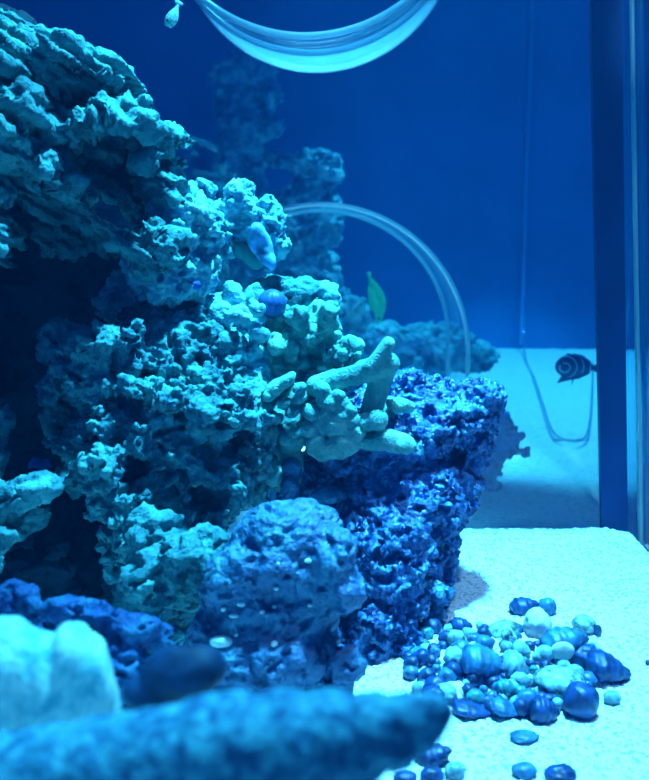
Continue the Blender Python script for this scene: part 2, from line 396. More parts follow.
# mid-left craggy rock
rock('live_rock', 'large craggy teal live rock full of holes in the left pile', 'rock',
     [(180, 360, 0.92, 80, 44, 55), (110, 385, 0.88, 70, 50, 55, -20), (210, 420, 0.88, 60, 60, 55), (120, 440, 0.85, 70, 62, 55), (190, 480, 0.86, 70, 55, 50), (230, 350, 0.96, 36, 40, 40),
      (245, 450, 0.92, 40, 50, 40), (160, 540, 0.84, 62, 45, 45), (75, 350, 0.92, 40, 28, 30), (170, 320, 0.98, 50, 24, 30), (150, 590, 0.98, 60, 60, 40), (95, 468, 0.78, 34, 14, 26, -10), (120, 505, .79, 34, 14, 26, -12), (150, 395, .82, 40, 10, 24, 10), (220, 410, .82, 40, 11, 24, 15), (110, 345, .84, 34, 9, 24, -15)],
     teal, 0.0020, craggy(0.022, 15, 21, 0.016, 48, 0.006, 115),
     carves=[(128, 470, 26, 17, -30, 0.06), (205, 500, 20, 14, 0, 0.05), (60, 490, 35, 30, 0, 0.05), (60, 420, 18, 40, 30, 0.05), (150, 375, 16, 10, 0, 0.04), (240, 440, 14, 20, 20, 0.04)])
rock('live_rock', 'pale teal rounded rock knob hanging above the dark rubble', 'rock',
     [(190, 560, 0.74, 34, 30, 30, 20), (155, 575, 0.74, 38, 30, 30), (205, 545, 0.75, 24, 22, 24), (150, 545, 0.78, 40, 34, 30), (185, 590, 0.76, 26, 20, 24), (160, 600, 0.84, 50, 60, 30)],
     teal, 0.0022, craggy(0.012, 20, 31, 0.010, 48, 0.003, 150), carves=[(125, 560, 16, 10, 0, 0.03)])
rock('ledge_rock', 'dark ledge rock with a lit rim on the left edge', 'rock',
     [(20, 492, 0.78, 44, 12, 34, -8), (46, 486, 0.77, 18, 11, 20), (5, 515, 0.82, 52, 22, 30), (-20, 560, 0.9, 60, 60, 30)], teal, 0.0026, craggy(0.010, 20, 41, 0.008, 45), carves=[(25, 525, 40, 16, 0, 0.05)])
rock('live_rock', 'small teal knob at the left edge under the ledge', 'rock', [(0, 542, 0.70, 17, 17, 18), (-25, 560, 0.74, 30, 30, 20), (-30, 600, 0.8, 30, 60, 20)], teal, 0.002, craggy(0.006, 30, 42, 0.004, 60))
rock('live_rock', 'small teal knob at the left edge beside the cave mouth', 'rock', [(-4, 238, 0.78, 13, 20, 14), (-26, 240, 0.82, 22, 34, 20)], teal, 0.002, craggy(0.008, 30, 43, 0.005, 60))
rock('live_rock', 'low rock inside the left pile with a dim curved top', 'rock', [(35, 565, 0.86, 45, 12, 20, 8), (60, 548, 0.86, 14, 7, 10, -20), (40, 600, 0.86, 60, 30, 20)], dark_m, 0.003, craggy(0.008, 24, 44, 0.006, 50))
rock('live_rock', 'craggy teal rock at the left edge beneath the cave', 'rock', [(-10, 425, 0.84, 20, 30, 22), (-12, 460, 0.82, 22, 26, 22), (-36, 450, 0.87, 40, 80, 30)], teal, 0.0024, craggy(0.012, 24, 45, 0.008, 50))
# big blue pitted rock
rock('pitted_rock', 'tall overhanging blue pitted rock with a flat top standing on the sand', 'rock',
     [(440, 408, 1.00, 58, 28, 60), (478, 398, 1.00, 24, 18, 40), (395, 395, 1.0, 34, 26, 50), (385, 440, 0.96, 70, 50, 60), (450, 440, 1.0, 46, 40, 50), (470, 425, 1.02, 28, 42, 40), (400, 500, 0.94, 66, 60, 60),
      (450, 490, 0.98, 26, 46, 40, 0), (385, 570, 0.88, 52, 70, 55), (425, 560, 0.94, 30, 60, 45), (375, 630, 0.85, 46, 45, 50), (405, 650, 0.84, 24, 26, 34), (418, 600, 0.93, 30, 50, 34), (438, 590, 0.90, 14, 22, 20), (340, 600, 0.9, 40, 90, 40), (330, 500, 1.0, 50, 70, 40)],
     blue_m, 0.0019, craggy(0.014, 20, 51, 0.011, 66, 0.006, 140),
     carves=[(400, 640, 20, 50, 0, 0.0), (445, 460, 20, 16, 0, 0.03), (345, 590, 20, 60, 0, 0.05)])
rock('front_rock', 'rounded blue rock dotted with white specks in front of the tall pitted rock', 'rock',
     [(285, 545, 0.71, 56, 40, 45, 5), (270, 600, 0.69, 72, 66, 45, 25), (335, 560, 0.69, 26, 30, 40, 10), (346, 588, 0.68, 24, 28, 36), (240, 590, 0.71, 40, 60, 40, 20), (265, 655, 0.68, 84, 40, 45), (215, 630, 0.69, 26, 36, 30, 30), (300, 520, 0.72, 46, 18, 30, 8), (270, 690, 0.68, 84, 50, 40)],
     front_m, 0.0020, craggy(0.010, 14, 61, 0.0045, 60, 0.0018, 170), carves=[(215, 530, 22, 26, -30, 0.014), (260, 610, 60, 30, 0, .012)])
rock('front_rock', 'small blue rock chip leaning at the foot of the rounded blue rock', 'rock',
     [(345, 665, 0.66, 20, 22, 20, 30), (330, 645, 0.67, 10, 18, 14), (335, 690, 0.67, 26, 24, 20)], front_m, 0.0018, craggy(0.008, 30, 66, 0.004, 70, 0.002, 190))
dark_rub = rock_mat('dark_blue_rubble', [(0.3, (0.003, 0.02, 0.10)), (0.5, (0.01, 0.07, 0.24)), (0.72, (0.05, 0.25, 0.45))], 30, 0.005, 190, 0.6)
rock('rubble_rock', 'dark blue holed rubble behind the pale domed coral', 'rock',
     [(85, 610, 0.58, 40, 16, 22, 10), (130, 630, 0.58, 34, 22, 22), (110, 670, 0.57, 50, 36, 26), (155, 640, 0.6, 20, 20, 16), (15, 605, 0.58, 30, 26, 22, 30), (30, 640, 0.6, 70, 30, 22)],
     dark_rub, 0.0020, craggy(0.008, 30, 71, 0.008, 60, 0.002, 170))
rock('dark_rock', 'smooth dark blurred stone between the pale coral and the rounded blue rock', 'rock',
     [(185, 672, 0.44, 46, 30, 26, -8), (150, 695, 0.44, 30, 22, 20), (175, 720, 0.45, 60, 40, 22)], plain('dark_stone', (0.006, 0.035, 0.10), 0.6, 0.2, 0.4, 60), 0.0018, [lambda P: 0.004*fbm(P*40, 2, 5)])  # dark is the base colour of this stone

# blurred foreground corals
brain_m = rock_mat('pale_brain_coral', [(0.38, (0.12, 0.50, 0.62)), (0.48, (0.36, 0.74, 0.80)), (0.6, (0.72, 0.95, 0.95))], 70, 0.001, 300, 0.7)
def grooves(P):
    x, y = project(P)
    return 0.0004*np.cos(x*0.30+2*perlin(P*50, 3))
rock('domed_coral', 'pale white-blue blurred coral dome at the lower left', 'coral',
     [(44, 690, .40, 40, 66, 48), (10, 685, 0.40, 52, 76, 45), (76, 690, 0.40, 40, 78, 40), (-30, 690, .41, 50, 76, 30), (45, 700, 0.41, 50, 80, 40), (-60, 720, 0.42, 60, 90, 40), (20, 780, 0.42, 100, 40, 30), (102, 720, 0.41, 22, 60, 25)],
     brain_m, 0.0016, [lambda P: 0.004*fbm(P*30, 2, 8), grooves])
branch_m = rock_mat('speckled_teal_skin', [(0.38, (0.01, 0.09, 0.22)), (0.48, (0.03, 0.22, 0.38)), (0.62, (0.10, 0.42, 0.56))], 150, 0.001, 500, 0.7)
br = [(415, 728, .30, 30, 28), (425, 722, .30, 26, 22), (395, 738, .30, 34, 34), (350, 748, .30, 44, 48)] + [(a_[0]+o_, a_[1]-o_*.16, *a_[2:]) for a_ in [(370, 732, 0.30, 42, 42), (330, 740, 0.30, 50, 54), (285, 748, 0.30, 55, 64), (235, 752, 0.30, 60, 66), (180, 762, 0.30, 60, 62), (125, 772, 0.30, 60, 64), (60, 782, 0.30, 60, 62)] for o_ in (-25,)] + [(430, 713, 0.300, 24, 20), (405, 722, 0.300, 34, 30), (370, 732, 0.30, 42, 42), (330, 740, 0.30, 50, 54), (285, 748, 0.30, 55, 64), (235, 752, 0.30, 60, 66), (180, 762, 0.30, 60, 62), (125, 772, 0.30, 60, 64), (60, 782, 0.30, 60, 62), (0, 792, 0.30, 60, 64), (-60, 800, 0.30, 60, 64), (441, 714, 0.300, 14, 14)]
rock('coral_branch', 'thick speckled teal branch lying blurred across the bottom foreground', 'coral', br, branch_m, 0.0010,
     [lambda P: 0.0012*fbm(P*45, 2, 4), lambda P: 0.0010*(0.5-worley(P*170, 6))], smooth=8)

# ================================================================== CORALS ON THE ROCKS
finger = [(300, 400, .92, 16, 18), (290, 425, .92, 22, 30), (268, 405, .93, 9, 24, 9, -20), (262, 430, .93, 12, 22)]
for (x, y, rx, ry, a) in [(334, 403, 19, 10, 10), (322, 390, 9, 9, 0), (341, 415, 14, 9, 5), (312, 412, 13, 8, 20), (332, 424, 24, 13, 8), (309, 429, 11, 9, 0), (345, 443, 17, 11, 10),
                          (312, 443, 9, 9, 0), (352, 420, 9, 8, 0), (355, 432, 12, 9, 0), (330, 450, 26, 10, 0), (285, 382, 14, 7, -40), (275, 388, 12, 8, -40)]:
    finger.append((x, y, .885, rx, ry, 10, a))
finger += [(325, 425, .91, 30, 30, 14)]
for (x, y) in ((292, 412), (300, 398), (284, 404), (276, 418), (318, 440), (296, 432), (338, 396), (350, 410), (326, 412), (348, 432), (322, 455), (340, 455), (300, 388), (268, 396), (286, 440)):
    finger.append((x, y, .882, 7.5, 6, 7, (x*7) % 60-30))
rock('finger_coral', 'cluster of pale rounded finger coral lobes at the centre of the reef', 'coral', finger, coral_m, 0.0015, [lambda P: .0022*(.6-worley(P*75, 3))+.0016*fbm(P*60, 2, 5)], smooth=1)
fc2 = [(366, 422, .89, 15, 9), (377, 420, .885, 12, 11), (355, 421, .89, 10, 8), (395, 442, .885, 22, 12, 10, 14), (375, 440, .90, 22, 11), (405, 445, .88, 11, 10), (400, 405, .91, 16, 8, 10, 10), (388, 415, .93, 10, 20), (368, 432, .93, 30, 14)]
rock('finger_coral', 'smaller group of blunt coral fingers pointing right under the forked branch', 'coral', fc2, coral_m, 0.0015, [lambda P: .0022*(.6-worley(P*75, 9))+.0016*fbm(P*60, 2, 9)], smooth=1)
fork = []
for k in range(9):
    t = k/8; fork.append((318+70*t, 386-22*t, .90, 13-1*t, 12, 11))
for k in range(6):
    t = k/5; fork.append((372+16*t, 368-24*t, .89, 9.5-2*t, 9-1.5*t, 9))
for k in range(6):
    t = k/5; fork.append((383-12*t, 372+40*t, .905, 13-1*t, 12, 10))
rock('branch_coral', 'smooth forked teal coral branch with one arm pointing up right', 'coral', fork, coral_m, 0.0016, [lambda P: .0018*fbm(P*40, 2, 15)], smooth=5)
soft = [(300, 345, .95, 34, 22, 24, -35), (285, 355, .95, 30, 16, 20), (315, 330, .94, 26, 18, 20, -30), (325, 350, .96, 22, 20, 20), (345, 350, .93, 17, 12, 14, -10), (340, 362, .93, 20, 12, 14), (330, 340, .94, 14, 9, 12), (347, 375, .96, 10, 18), (280, 375, .98, 40, 24, 20)]
kr = random.Random(11)
def knobs(n, x0, x1, y0, y1, Y, r0=4, r1=8, tall=1.0):
    return [(kr.uniform(x0, x1), kr.uniform(y0, y1), Y+kr.uniform(-.012, .012), kr.uniform(r0, r1), kr.uniform(r0, r1)*tall, kr.uniform(r0, r1), kr.uniform(-40, 40)) for _ in range(n)]
soft += knobs(26, 275, 340, 312, 372, .925, 4, 8, 1.1)+knobs(10, 325, 356, 338, 366, .915, 4, 7)
rock('lobed_coral', 'fleshy lobed teal coral mound below the striped round shell', 'coral', soft, coral_m, 0.0017, knobby(.006, 60, 7, .003, 130), smooth=0)
rock('lobed_coral', 'knobbly bright coral ridge running down left of the striped round shell', 'coral',
     knobs(34, 216, 262, 300, 395, .915, 4, 8, 1.1)+[(235, 295, .94, 10, 18, 10, -10), (222, 318, .94, 14, 16), (240, 320, .94, 18, 16), (230, 345, .93, 24, 16), (250, 345, .94, 24, 16), (225, 365, .92, 18, 12), (245, 372, .93, 24, 18), (258, 385, .93, 14, 16), (215, 330, .96, 16, 30)],
     pale_m, 0.0018, knobby(.006, 62, 17), smooth=2)
rock('lobed_coral', 'upright green-white coral knob behind the striped round shell', 'coral',
     [(257, 305, .95, 8, 20, 9), (262, 318, .95, 14, 14), (283, 322, .95, 14, 12), (270, 330, .96, 26, 14)], coral_m, 0.0018, knobby(.004, 62, 27), smooth=2)
rock('rounded_rock', 'rounded teal encrusted boulder topping the coral mound', 'rock',
     [(300, 300, .99, 32, 24, 24), (285, 290, .99, 20, 12, 16, -10), (305, 325, .98, 30, 20, 20), (270, 285, 1.0, 22, 8, 12)], teal, 0.0022, craggy(.006, 30, 81, .005, 70, .002, 170))
rock('crusted_rock', 'small whitish crusted lump at the right of the rounded boulder', 'rock',
     [(326, 296, .985, 10, 12, 10), (330, 310, .98, 8, 12, 9), (322, 322, .98, 12, 10)], pale_m, 0.0018, knobby(.004, 80, 37), smooth=1)
rock('lobed_coral', 'small knobbly coral sprig beside the lower end of the big craggy rock', 'coral',
     [(270, 448, .90, 13, 12), (262, 460, .90, 14, 14), (272, 470, .90, 12, 14), (285, 462, .93, 16, 26)], coral_m, 0.0018, knobby(.006, 70, 47), smooth=2)
rock('round_sponge', 'smooth oval dim blue disc tucked under the finger coral', 'sponge', [(290, 490, .90, 11, 14, 6), (291, 470, .91, 12, 14, 8), (330, 495, .91, 20, 10, 9)], front_m, 0.002, [lambda P: .001*fbm(P*60, 2, 3)])
# hanging leathery flap + dark curl
def ribbon_solid(pts, thick):
    return blob_mesh([(x, y, Y, rx, ry, thick, a) for x, y, Y, rx, ry, a in pts])
flap = [(257+0.4*k+(k*k)*0.085, 229+3.2*k, 0.955, 12.5*math.sin(math.pi*min(1, (k+2.2)/14.5))**.8, 6, 5) for k in range(12)]
rock('leather_coral', 'pale blue pointed flap hanging from the whitish live rock lump', 'coral', [(x, y, Y, max(rx, 2.5), 6, 5, 0) for x, y, Y, rx, ry, _ in flap], plain('pale_blue_skin', (0.10, 0.36, 0.60), 0.5, 0.4, 0.6, 70), 0.0013, [lambda P: .004*fbm(P*50, 3, 3)], smooth=2)
curl = [(208+6*k, 245-1.5*k+0.9*k*k*0.5, .975, 9, 8, 8) for k in range(9)]
rock('leather_coral', 'dark green curled coral arching beneath the whitish live rock lump', 'coral', curl, plain('dark_green_skin', (0.03, 0.26, 0.25), 0.6, 0.3, 0.3, 50), 0.0016, [lambda P: .0012*fbm(P*50, 2, 3)], smooth=4)

# ================================================================== DISTANT ROCKS
def faint(seed): return craggy(0.035, 8, seed, 0.025, 24, 0.010, 55)
rock('rock_pillar', 'tall dim rock pillar standing below the clear ring', 'rock',
     [(245, 72, 2.95, 30, 20, 24), (242, 110, 2.95, 28, 35, 24), (240, 155, 2.95, 26, 36, 24), (270, 95, 2.92, 18, 14, 16, -10), (268, 125, 2.92, 18, 18, 16), (240, 210, 2.95, 40, 40, 24), (240, 290, 2.95, 60, 60, 30), (240, 360, 2.95, 70, 60, 30)], far_rock, 0.007, faint(91))
rock('rock_slab', 'dim flat topped rock slab right of the tall rock pillar', 'rock',
     [(305, 162, 2.7, 38, 10, 22, 6), (325, 176, 2.7, 18, 16, 18), (300, 215, 2.75, 26, 36, 18), (322, 210, 2.7, 18, 40, 16), (300, 270, 2.75, 34, 40, 20), (320, 320, 2.75, 34, 50, 22)], far_rock, 0.006, faint(95), carves=[(290, 190, 20, 10, 0, .05)])
rock('rock_mound', 'long low teal rock mound on the far sand behind the clear arch', 'rock',
     [(360, 340, 2.6, 46, 20, 30), (410, 340, 2.6, 50, 20, 30), (440, 352, 2.55, 30, 26, 26), (475, 360, 2.6, 30, 15, 24), (380, 380, 2.6, 60, 40, 26)], far_rock, 0.007, faint(99), )
rock('rock_mound', 'small round dim rock left of the green fish', 'rock', [(348, 312, 2.5, 22, 18, 20), (330, 325, 2.5, 20, 30, 20), (345, 350, 2.5, 30, 30, 20)], far_rock, 0.007, faint(104))
# ruffled plant
fan_m = plain('ruffled_blue', (0.02, 0.36, 0.72), 0.6, 0.3, 0.25, 60)
rock('ruffled_coral', 'ruffled blue coral fan peeking out behind the tall pitted rock', 'coral',
     [(503, 425, 1.5, 9, 13, 6), (505, 440, 1.5, 18, 12, 6), (515, 437, 1.5, 10, 8, 5, -30), (518, 451, 1.5, 13, 4, 5, 8), (500, 452, 1.5, 18, 8, 6), (512, 426, 1.5, 3, 5, 3, 40), (521, 434, 1.5, 4, 3, 3), (492, 465, 1.5, 12, 16, 8), (485, 480, 1.5, 12, 16, 8), (486, 492, 1.5, 16, 14, 12), (524, 452, 1.5, 6, 5, 4), (511, 432, 1.5, 9, 8, 4), (504, 416, 1.5, 7, 7, 4)], fan_m, 0.003,
     [lambda P: .009*fbm(P*45, 2, 5), lambda P: .012*fbm(P*120, 2, 6)], smooth=1)

# ================================================================== ACRYLIC RING AND ARCH
clear = clear_mat('clear_acrylic', (0.86, 0.96, 1.0), 0.06, 0.08, 0.04)
rim_m = clear_mat('polished_rim', (0.5, 0.85, 1.0), 0.5, 0.12, 0.75, (0.9, 1.0, 1.0))
frost_m = clear_mat('frosted_acrylic', (0.6, 0.9, 1.0), 0.05, 0.2, 0.75, (0.75, 0.97, 1.0))
def sweep(curve_fn, n, prof, closed=True):
    """sweep a closed 2D profile (a = outward, b = along axis) round a curve; curve_fn(i) -> point, outward, axis"""
    V = []; m = len(prof)
    for i in range(n):
        p, o_, a_ = curve_fn(i/n if closed else i/(n-1))
        for (u, v) in prof: V.append(p+o_*u+a_*v)
    Fc = []
    for i in range(n if closed else n-1):
        for k in range(m):
            Fc.append([i*m+k, i*m+(k+1) % m, ((i+1) % n)*m+(k+1) % m, ((i+1) % n)*m+k])
    if not closed: Fc += [list(range(m))[::-1], [(n-1)*m+k for k in range(m)]]
    return V, Fc
# ring between a near circle and a far circle
cN, cF = at(306, -147, 1.36), at(317, -78, 1.654); R0 = 0.25
ax = cF-cN; L = np.linalg.norm(ax); ax = ax/L
u1 = np.cross(ax, [0, 0, 1]); u1 /= np.linalg.norm(u1); u2 = np.cross(u1, ax)
def ringc(s):
    def fn(t):
        a = 2*math.pi*t; o_ = math.cos(a)*u1+math.sin(a)*u2
        return cN+ax*(L*s)+o_*R0, o_, ax
    return fn
def rect(w0, w1, l0, l1): return [(w0, l0), (w1, l0), (w1, l1), (w0, l1)]
ring = empty('acrylic_ring', cN+ax*L/2-np.array([0, 0, R0]), 'wide clear acrylic ring with a bright frosted band at the top of the picture', 'ring')
V, Fc = sweep(ringc(0), 160, rect(-.006, 0, 0, L*.45)); mesh_obj('clear_band', V, Fc, clear, ring)
V, Fc = sweep(ringc(0), 160, rect(-.006, 0.0, L*.45, L)); o = mesh_obj('frosted_band', V, Fc, frost_m, ring); o['label'] = 'bright frosted band'
for s in (0, .45, 1.0):
    V, Fc = sweep(ringc(s), 160, rect(-.008, .002, -.002, .002)); mesh_obj('rim', V, Fc, rim_m, ring)
# arch (short tunnel) standing on the far sand
cA = at(320, 355, 2.1); RA = 150*2.1/F
AX = np.array([0, 1.0, 0])
leg = cA[2]+0.02
def archc(t):
    tot = math.pi*RA+2*leg; d = t*tot
    if d < leg: return np.array([cA[0]-RA, cA[1], cA[2]-leg+d]), np.array([-1.0, 0, 0]), AX
    if d > tot-leg: return np.array([cA[0]+RA, cA[1], cA[2]-(d-(tot-leg))]), np.array([1.0, 0, 0]), AX
    a = math.pi-(d-leg)/RA
    o_ = np.array([math.cos(a), 0, math.sin(a)]); return cA+o_*RA, o_, AX
arch = empty('acrylic_arch', (cA[0], cA[1], 0), 'clear acrylic arch standing on the far sand behind the tall pitted rock', 'arch')
dA = 0.34
V, Fc = sweep(archc, 120, rect(-.010, 0, 0, dA), False); mesh_obj('clear_shell', V, Fc, clear, arch)
for s in (0, dA):
    V, Fc = sweep(archc, 120, rect(-.008, .002, s-.004, s+.004), False); mesh_obj('rim', V, Fc, rim_m, arch)

# thin clear hose hanging down the back and looping over the far sand
def hose(pts, r, mat):
    P = [np.array(p) for p in pts]; Q = []
    for i in range(len(P)-1):
        p0, p1, p2, p3 = P[max(i-1, 0)], P[i], P[i+1], P[min(i+2, len(P)-1)]
        for k in range(10):
            t = k/10; Q.append(.5*((2*p1)+(-p0+p2)*t+(2*p0-5*p1+4*p2-p3)*t*t+(-p0+3*p1-3*p2+p3)*t**3))
    Q.append(P[-1]); V = []; m = 8
    for i, q in enumerate(Q):
        d = Q[min(i+1, len(Q)-1)]-Q[max(i-1, 0)]; d /= np.linalg.norm(d); a = np.cross(d, [0.3, 1, .1]); a /= np.linalg.norm(a); b_ = np.cross(d, a)
        for k in range(m): V.append(q+r*(math.cos(2*math.pi*k/m)*a+math.sin(2*math.pi*k/m)*b_))
    return V, [[i*m+k, i*m+(k+1) % m, (i+1)*m+(k+1) % m, (i+1)*m+k] for i in range(len(Q)-1) for k in range(m)]
hp = [at(524, y, 3.45) for y in (-60, 60, 160, 250, 320)]+[ground(525, 356, .012)]+[ground(x, y, .012) for x, y in ((534, 378), (543, 405), (553, 432), (570, 441), (585, 438), (590, 420), (592, 395), (593, 362))]
V, Fc = hose(hp, .0035, clear_mat('hose_plastic', (.55, .85, 1), .15, .1, .10))
tag(mesh_obj('air_hose', V, Fc, bpy.data.materials['hose_plastic']), 'thin clear hose hanging down the back wall and looping over the far sand', 'hose')

# ================================================================== FISH
def fish_body(cx, L, hh, wd, prof, n=40, m=24):
    """body along local -x (head) .. +x (tail) ; prof(t) -> half height"""
    V = []
    for i in range(n+1):
        t = i/n; hgt, off = prof(t)
        for k in range(m):
            a = 2*math.pi*k/m
            V.append([(t-.5)*L, wd*hgt/hh*math.cos(a)*(1-.25*abs(math.sin(a))), off+hgt*math.sin(a)])
    Fc = [[i*m+k, i*m+(k+1) % m, (i+1)*m+(k+1) % m, (i+1)*m+k] for i in range(n) for k in range(m)]
    Fc += [list(range(m))[::-1], [n*m+k for k in range(m)]]
    return np.array(V), Fc
def plate(poly, th):
    n_ = len(poly); V = [[x, -th/2, z] for x, z in poly]+[[x, th/2, z] for x, z in poly]
    Fc = [list(range(n_)), list(range(n_, 2*n_))[::-1]]+[[k, n_+k, n_+(k+1) % n_, (k+1) % n_] for k in range(n_)]
    return np.array(V), Fc
def local(name, V, Fc, mat, parent, smooth=True):
    me = bpy.data.meshes.new(name); me.from_pydata(np.asarray(V).tolist(), [], Fc); me.update()
    if smooth: me.polygons.foreach_set('use_smooth', [True]*len(me.polygons))
    me.materials.append(mat); o = bpy.data.objects.new(name, me); C.objects.link(o); o.parent = parent; return o
# young angelfish
m_, n, l, b = nt('ringed_black_skin')
tc = n.new('ShaderNodeTexCoord'); mp = n.new('ShaderNodeMapping'); mp.inputs['Location'].default_value = (0.023, 0, 0.002); mp.inputs['Scale'].default_value = (1, 0, 1)
ln = n.new('ShaderNodeVectorMath'); ln.operation = 'LENGTH'; l.new(tc.outputs['Object'], mp.inputs[0]); l.new(mp.outputs[0], ln.inputs[0])
mo = n.new('ShaderNodeMath'); mo.operation = 'MODULO'; mo.inputs[1].default_value = 0.0145; l.new(ln.outputs['Value'], mo.inputs[0])
r = ramp(n, [(0.0, (0.01, 0.03, 0.12)), (0.0072/1, (0.01, 0.03, 0.12)), (0.0088, (0.45, 0.75, 0.95)), (0.0105, (0.01, 0.03, 0.12))])
mu = n.new('ShaderNodeMath'); mu.operation = 'MULTIPLY'; mu.inputs[1].default_value = 60; l.new(mo.outputs[0], mu.inputs[0]); l.new(mu.outputs[0], r.inputs[0])
for e, p in zip(r.color_ramp.elements, (0.0, 0.46, 0.58, 0.70)): e.position = p
l.new(r.outputs[0], b.inputs['Base Color']); b.inputs['Roughness'].default_value = 0.5
black = plain('black_fin', (0.01, 0.04, 0.15), 0.5, 0.3, 0.1)
af = empty('angelfish', at(575, 367, 1.9), 'dark angelfish with white curved lines swimming just left of the dark post', 'fish')
def aprof(t): 
    h = 0.0265*(min(1, (t+.02)/.30)**.5)*(1-.86*max(0, (t-.30)/.70)**1.15)
    return max(0.0045, h*(1-.0*t)), 0.002*math.sin(math.pi*t)
V, Fc = fish_body(0, 0.078, .026, .009, aprof); local('body', V, Fc, m_, af)
V, Fc = plate([(-.022, .020), (-.005, .028), (.012, .026), (.030, .014), (.034, .004), (.0, .010)], .0015); local('dorsal_fin', V, Fc, black, af)
V, Fc = plate([(-.020, -.010), (-.033, -.036), (-.012, -.029), (.010, -.024), (.030, -.013), (.033, -.004)], .0015); local('anal_fin', V, Fc, black, af)
V, Fc = plate([(.034, .004), (.050, .012), (.056, .006), (.056, -.006), (.050, -.012), (.034, -.004)], .0015); local('tail_fin', V, Fc, black, af)
V, Fc = plate([(-.002, -.024), (.001, -.024), (-.002, -.036), (-.004, -.036)], .001); local('pelvic_fin', V, Fc, black, af)
V, Fc = ico(2); local('eye', V*.003+np.array([-.029, -.0055, .004]), Fc, plain('fish_eye', (.02, .02, .05), .1, .6), af)
af.rotation_euler = (0, math.radians(4), math.radians(8)); af.scale = (1.14, 1.1, 1.05)
# green fish swimming upright
green = plain('green_skin', (0.04, 0.70, 0.30), 0.5, 0.4, 0.15)
gf = empty('wrasse', at(374, 300, 2.35), 'slim green fish swimming upright above the far rock mound', 'fish')
def gprof(t): return max(.004, .0185*math.sin(math.pi*min(1, t*.86+.10))**.9), -.012*math.sin(math.pi*t)*1.0
V, Fc = fish_body(0, .125, .024, .010, gprof); local('body', V, Fc, green, gf)
V, Fc = plate([(.055, .004), (.074, .006), (.076, 0), (.074, -.006), (.055, -.004)], .002); local('tail_fin', V, Fc, green, gf)
V, Fc = plate([(-.03, .008), (-.02, .016), (.03, .012), (.05, .003)], .0015); local('dorsal_fin', V, Fc, green, gf)
V, Fc = ico(2); local('eye', V*.003+np.array([-.05, -.006, -.003]), Fc, bpy.data.materials['fish_eye'], gf)
gf.rotation_euler = (0, math.radians(-80), 0); gf.rotation_euler = (math.radians(0), math.radians(-102), 0)
# little fish at the top left
sf = empty('small_fish', at(173, 16, 1.05), 'tiny pale round-headed fish hovering near the top left', 'fish')
def sprof(t): return max(.003, .0145*math.sin(math.pi*min(1, t*.8+.16))**1.0 * (1-.45*t)), 0
V, Fc = fish_body(0, .052, .0145, .009, sprof); local('body', V, Fc, plain('pale_green_skin', (.35, .75, .62), .4, .5, .5, 150), sf)
V, Fc = plate([(.02, .003), (.034, .010), (.036, 0), (.034, -.008), (.02, -.003)], .0015); local('tail_fin', V, Fc, plain('blue_fin', (.1, .35, .9), .5), sf)
V, Fc = ico(2); local('eye', V*.0025+np.array([-.015, -.008, .004]), Fc, bpy.data.materials['fish_eye'], sf)
sf.rotation_euler = (0, math.radians(-62), 0); sf.scale = (.5, .5, .6)

# ================================================================== SHELLS ON THE REEF
def shell(name, label, px, py, Y, rx, ry, col, pattern='ribs', lab_cat='shell', rot=0):
    V, Fc = ico(4); s = Y/F
    ang = np.arctan2(V[:, 0], V[:, 1]) if pattern == 'ribs' else 0*V[:, 0]
    k = 1+ (0.045*np.cos(ang*13) if pattern == 'ribs' else 0)
    P = V*k[:, None] if pattern == 'ribs' else V
    P = P*np.array([rx*s, (rx+ry)/2*s, ry*s]); c = at(px, py, Y)
    m = plain(name+'_skin', col, .4, .4, .25, 90)
    return tag(mesh_obj(name, P+c, Fc, m), label, lab_cat)
shell('striped_shell', 'round violet-blue ribbed shell perched among the coral knobs', 272, 303, .93, 14, 13.5, (.03, .12, .36))

specks = [(308, 561, .62, 4.5, 2.6, 'brightest'), (278, 564, .62, 2, 2, ''), (276, 588, .61, 3, 2.5, ''), (242, 604, .60, 6, 3, ''), (224, 609, .60, 3, 3, ''), (234, 616, .60, 6, 2.6, ''), (262, 612, .60, 3, 2, ''), (275, 607, .60, 3, 2, ''), (310, 605, .60, 3, 2, ''), (274, 644, .59, 4, 3.5, ''), (222, 643, .58, 13, 7, ''), (236, 635, .59, 2.5, 2, '')]
speck_lab = ['bright white shell chip under the top hollow of the rounded blue rock', 'tiny white chip left of the brightest chip on the blue rock', 'small pale bead in the middle of the rounded blue rock',
 'oval pale blue chip on the left of the rounded blue rock', 'leftmost small chip on the rounded blue rock', 'flat pale chip just below the oval chip on the blue rock', 'left one of two tiny chips below the middle bead', 'right one of two tiny chips below the middle bead',
 'tiny pale chip toward the right side of the blue rock', 'round shiny white chip low on the rounded blue rock', 'large whitish pebble at the lower left of the rounded blue rock', 'very small chip above the large whitish pebble']
chip_m = plain('white_chip', (.85, .97, .97), .35, .5, .1, 80)
SPECKS = list(zip(specks, speck_lab))

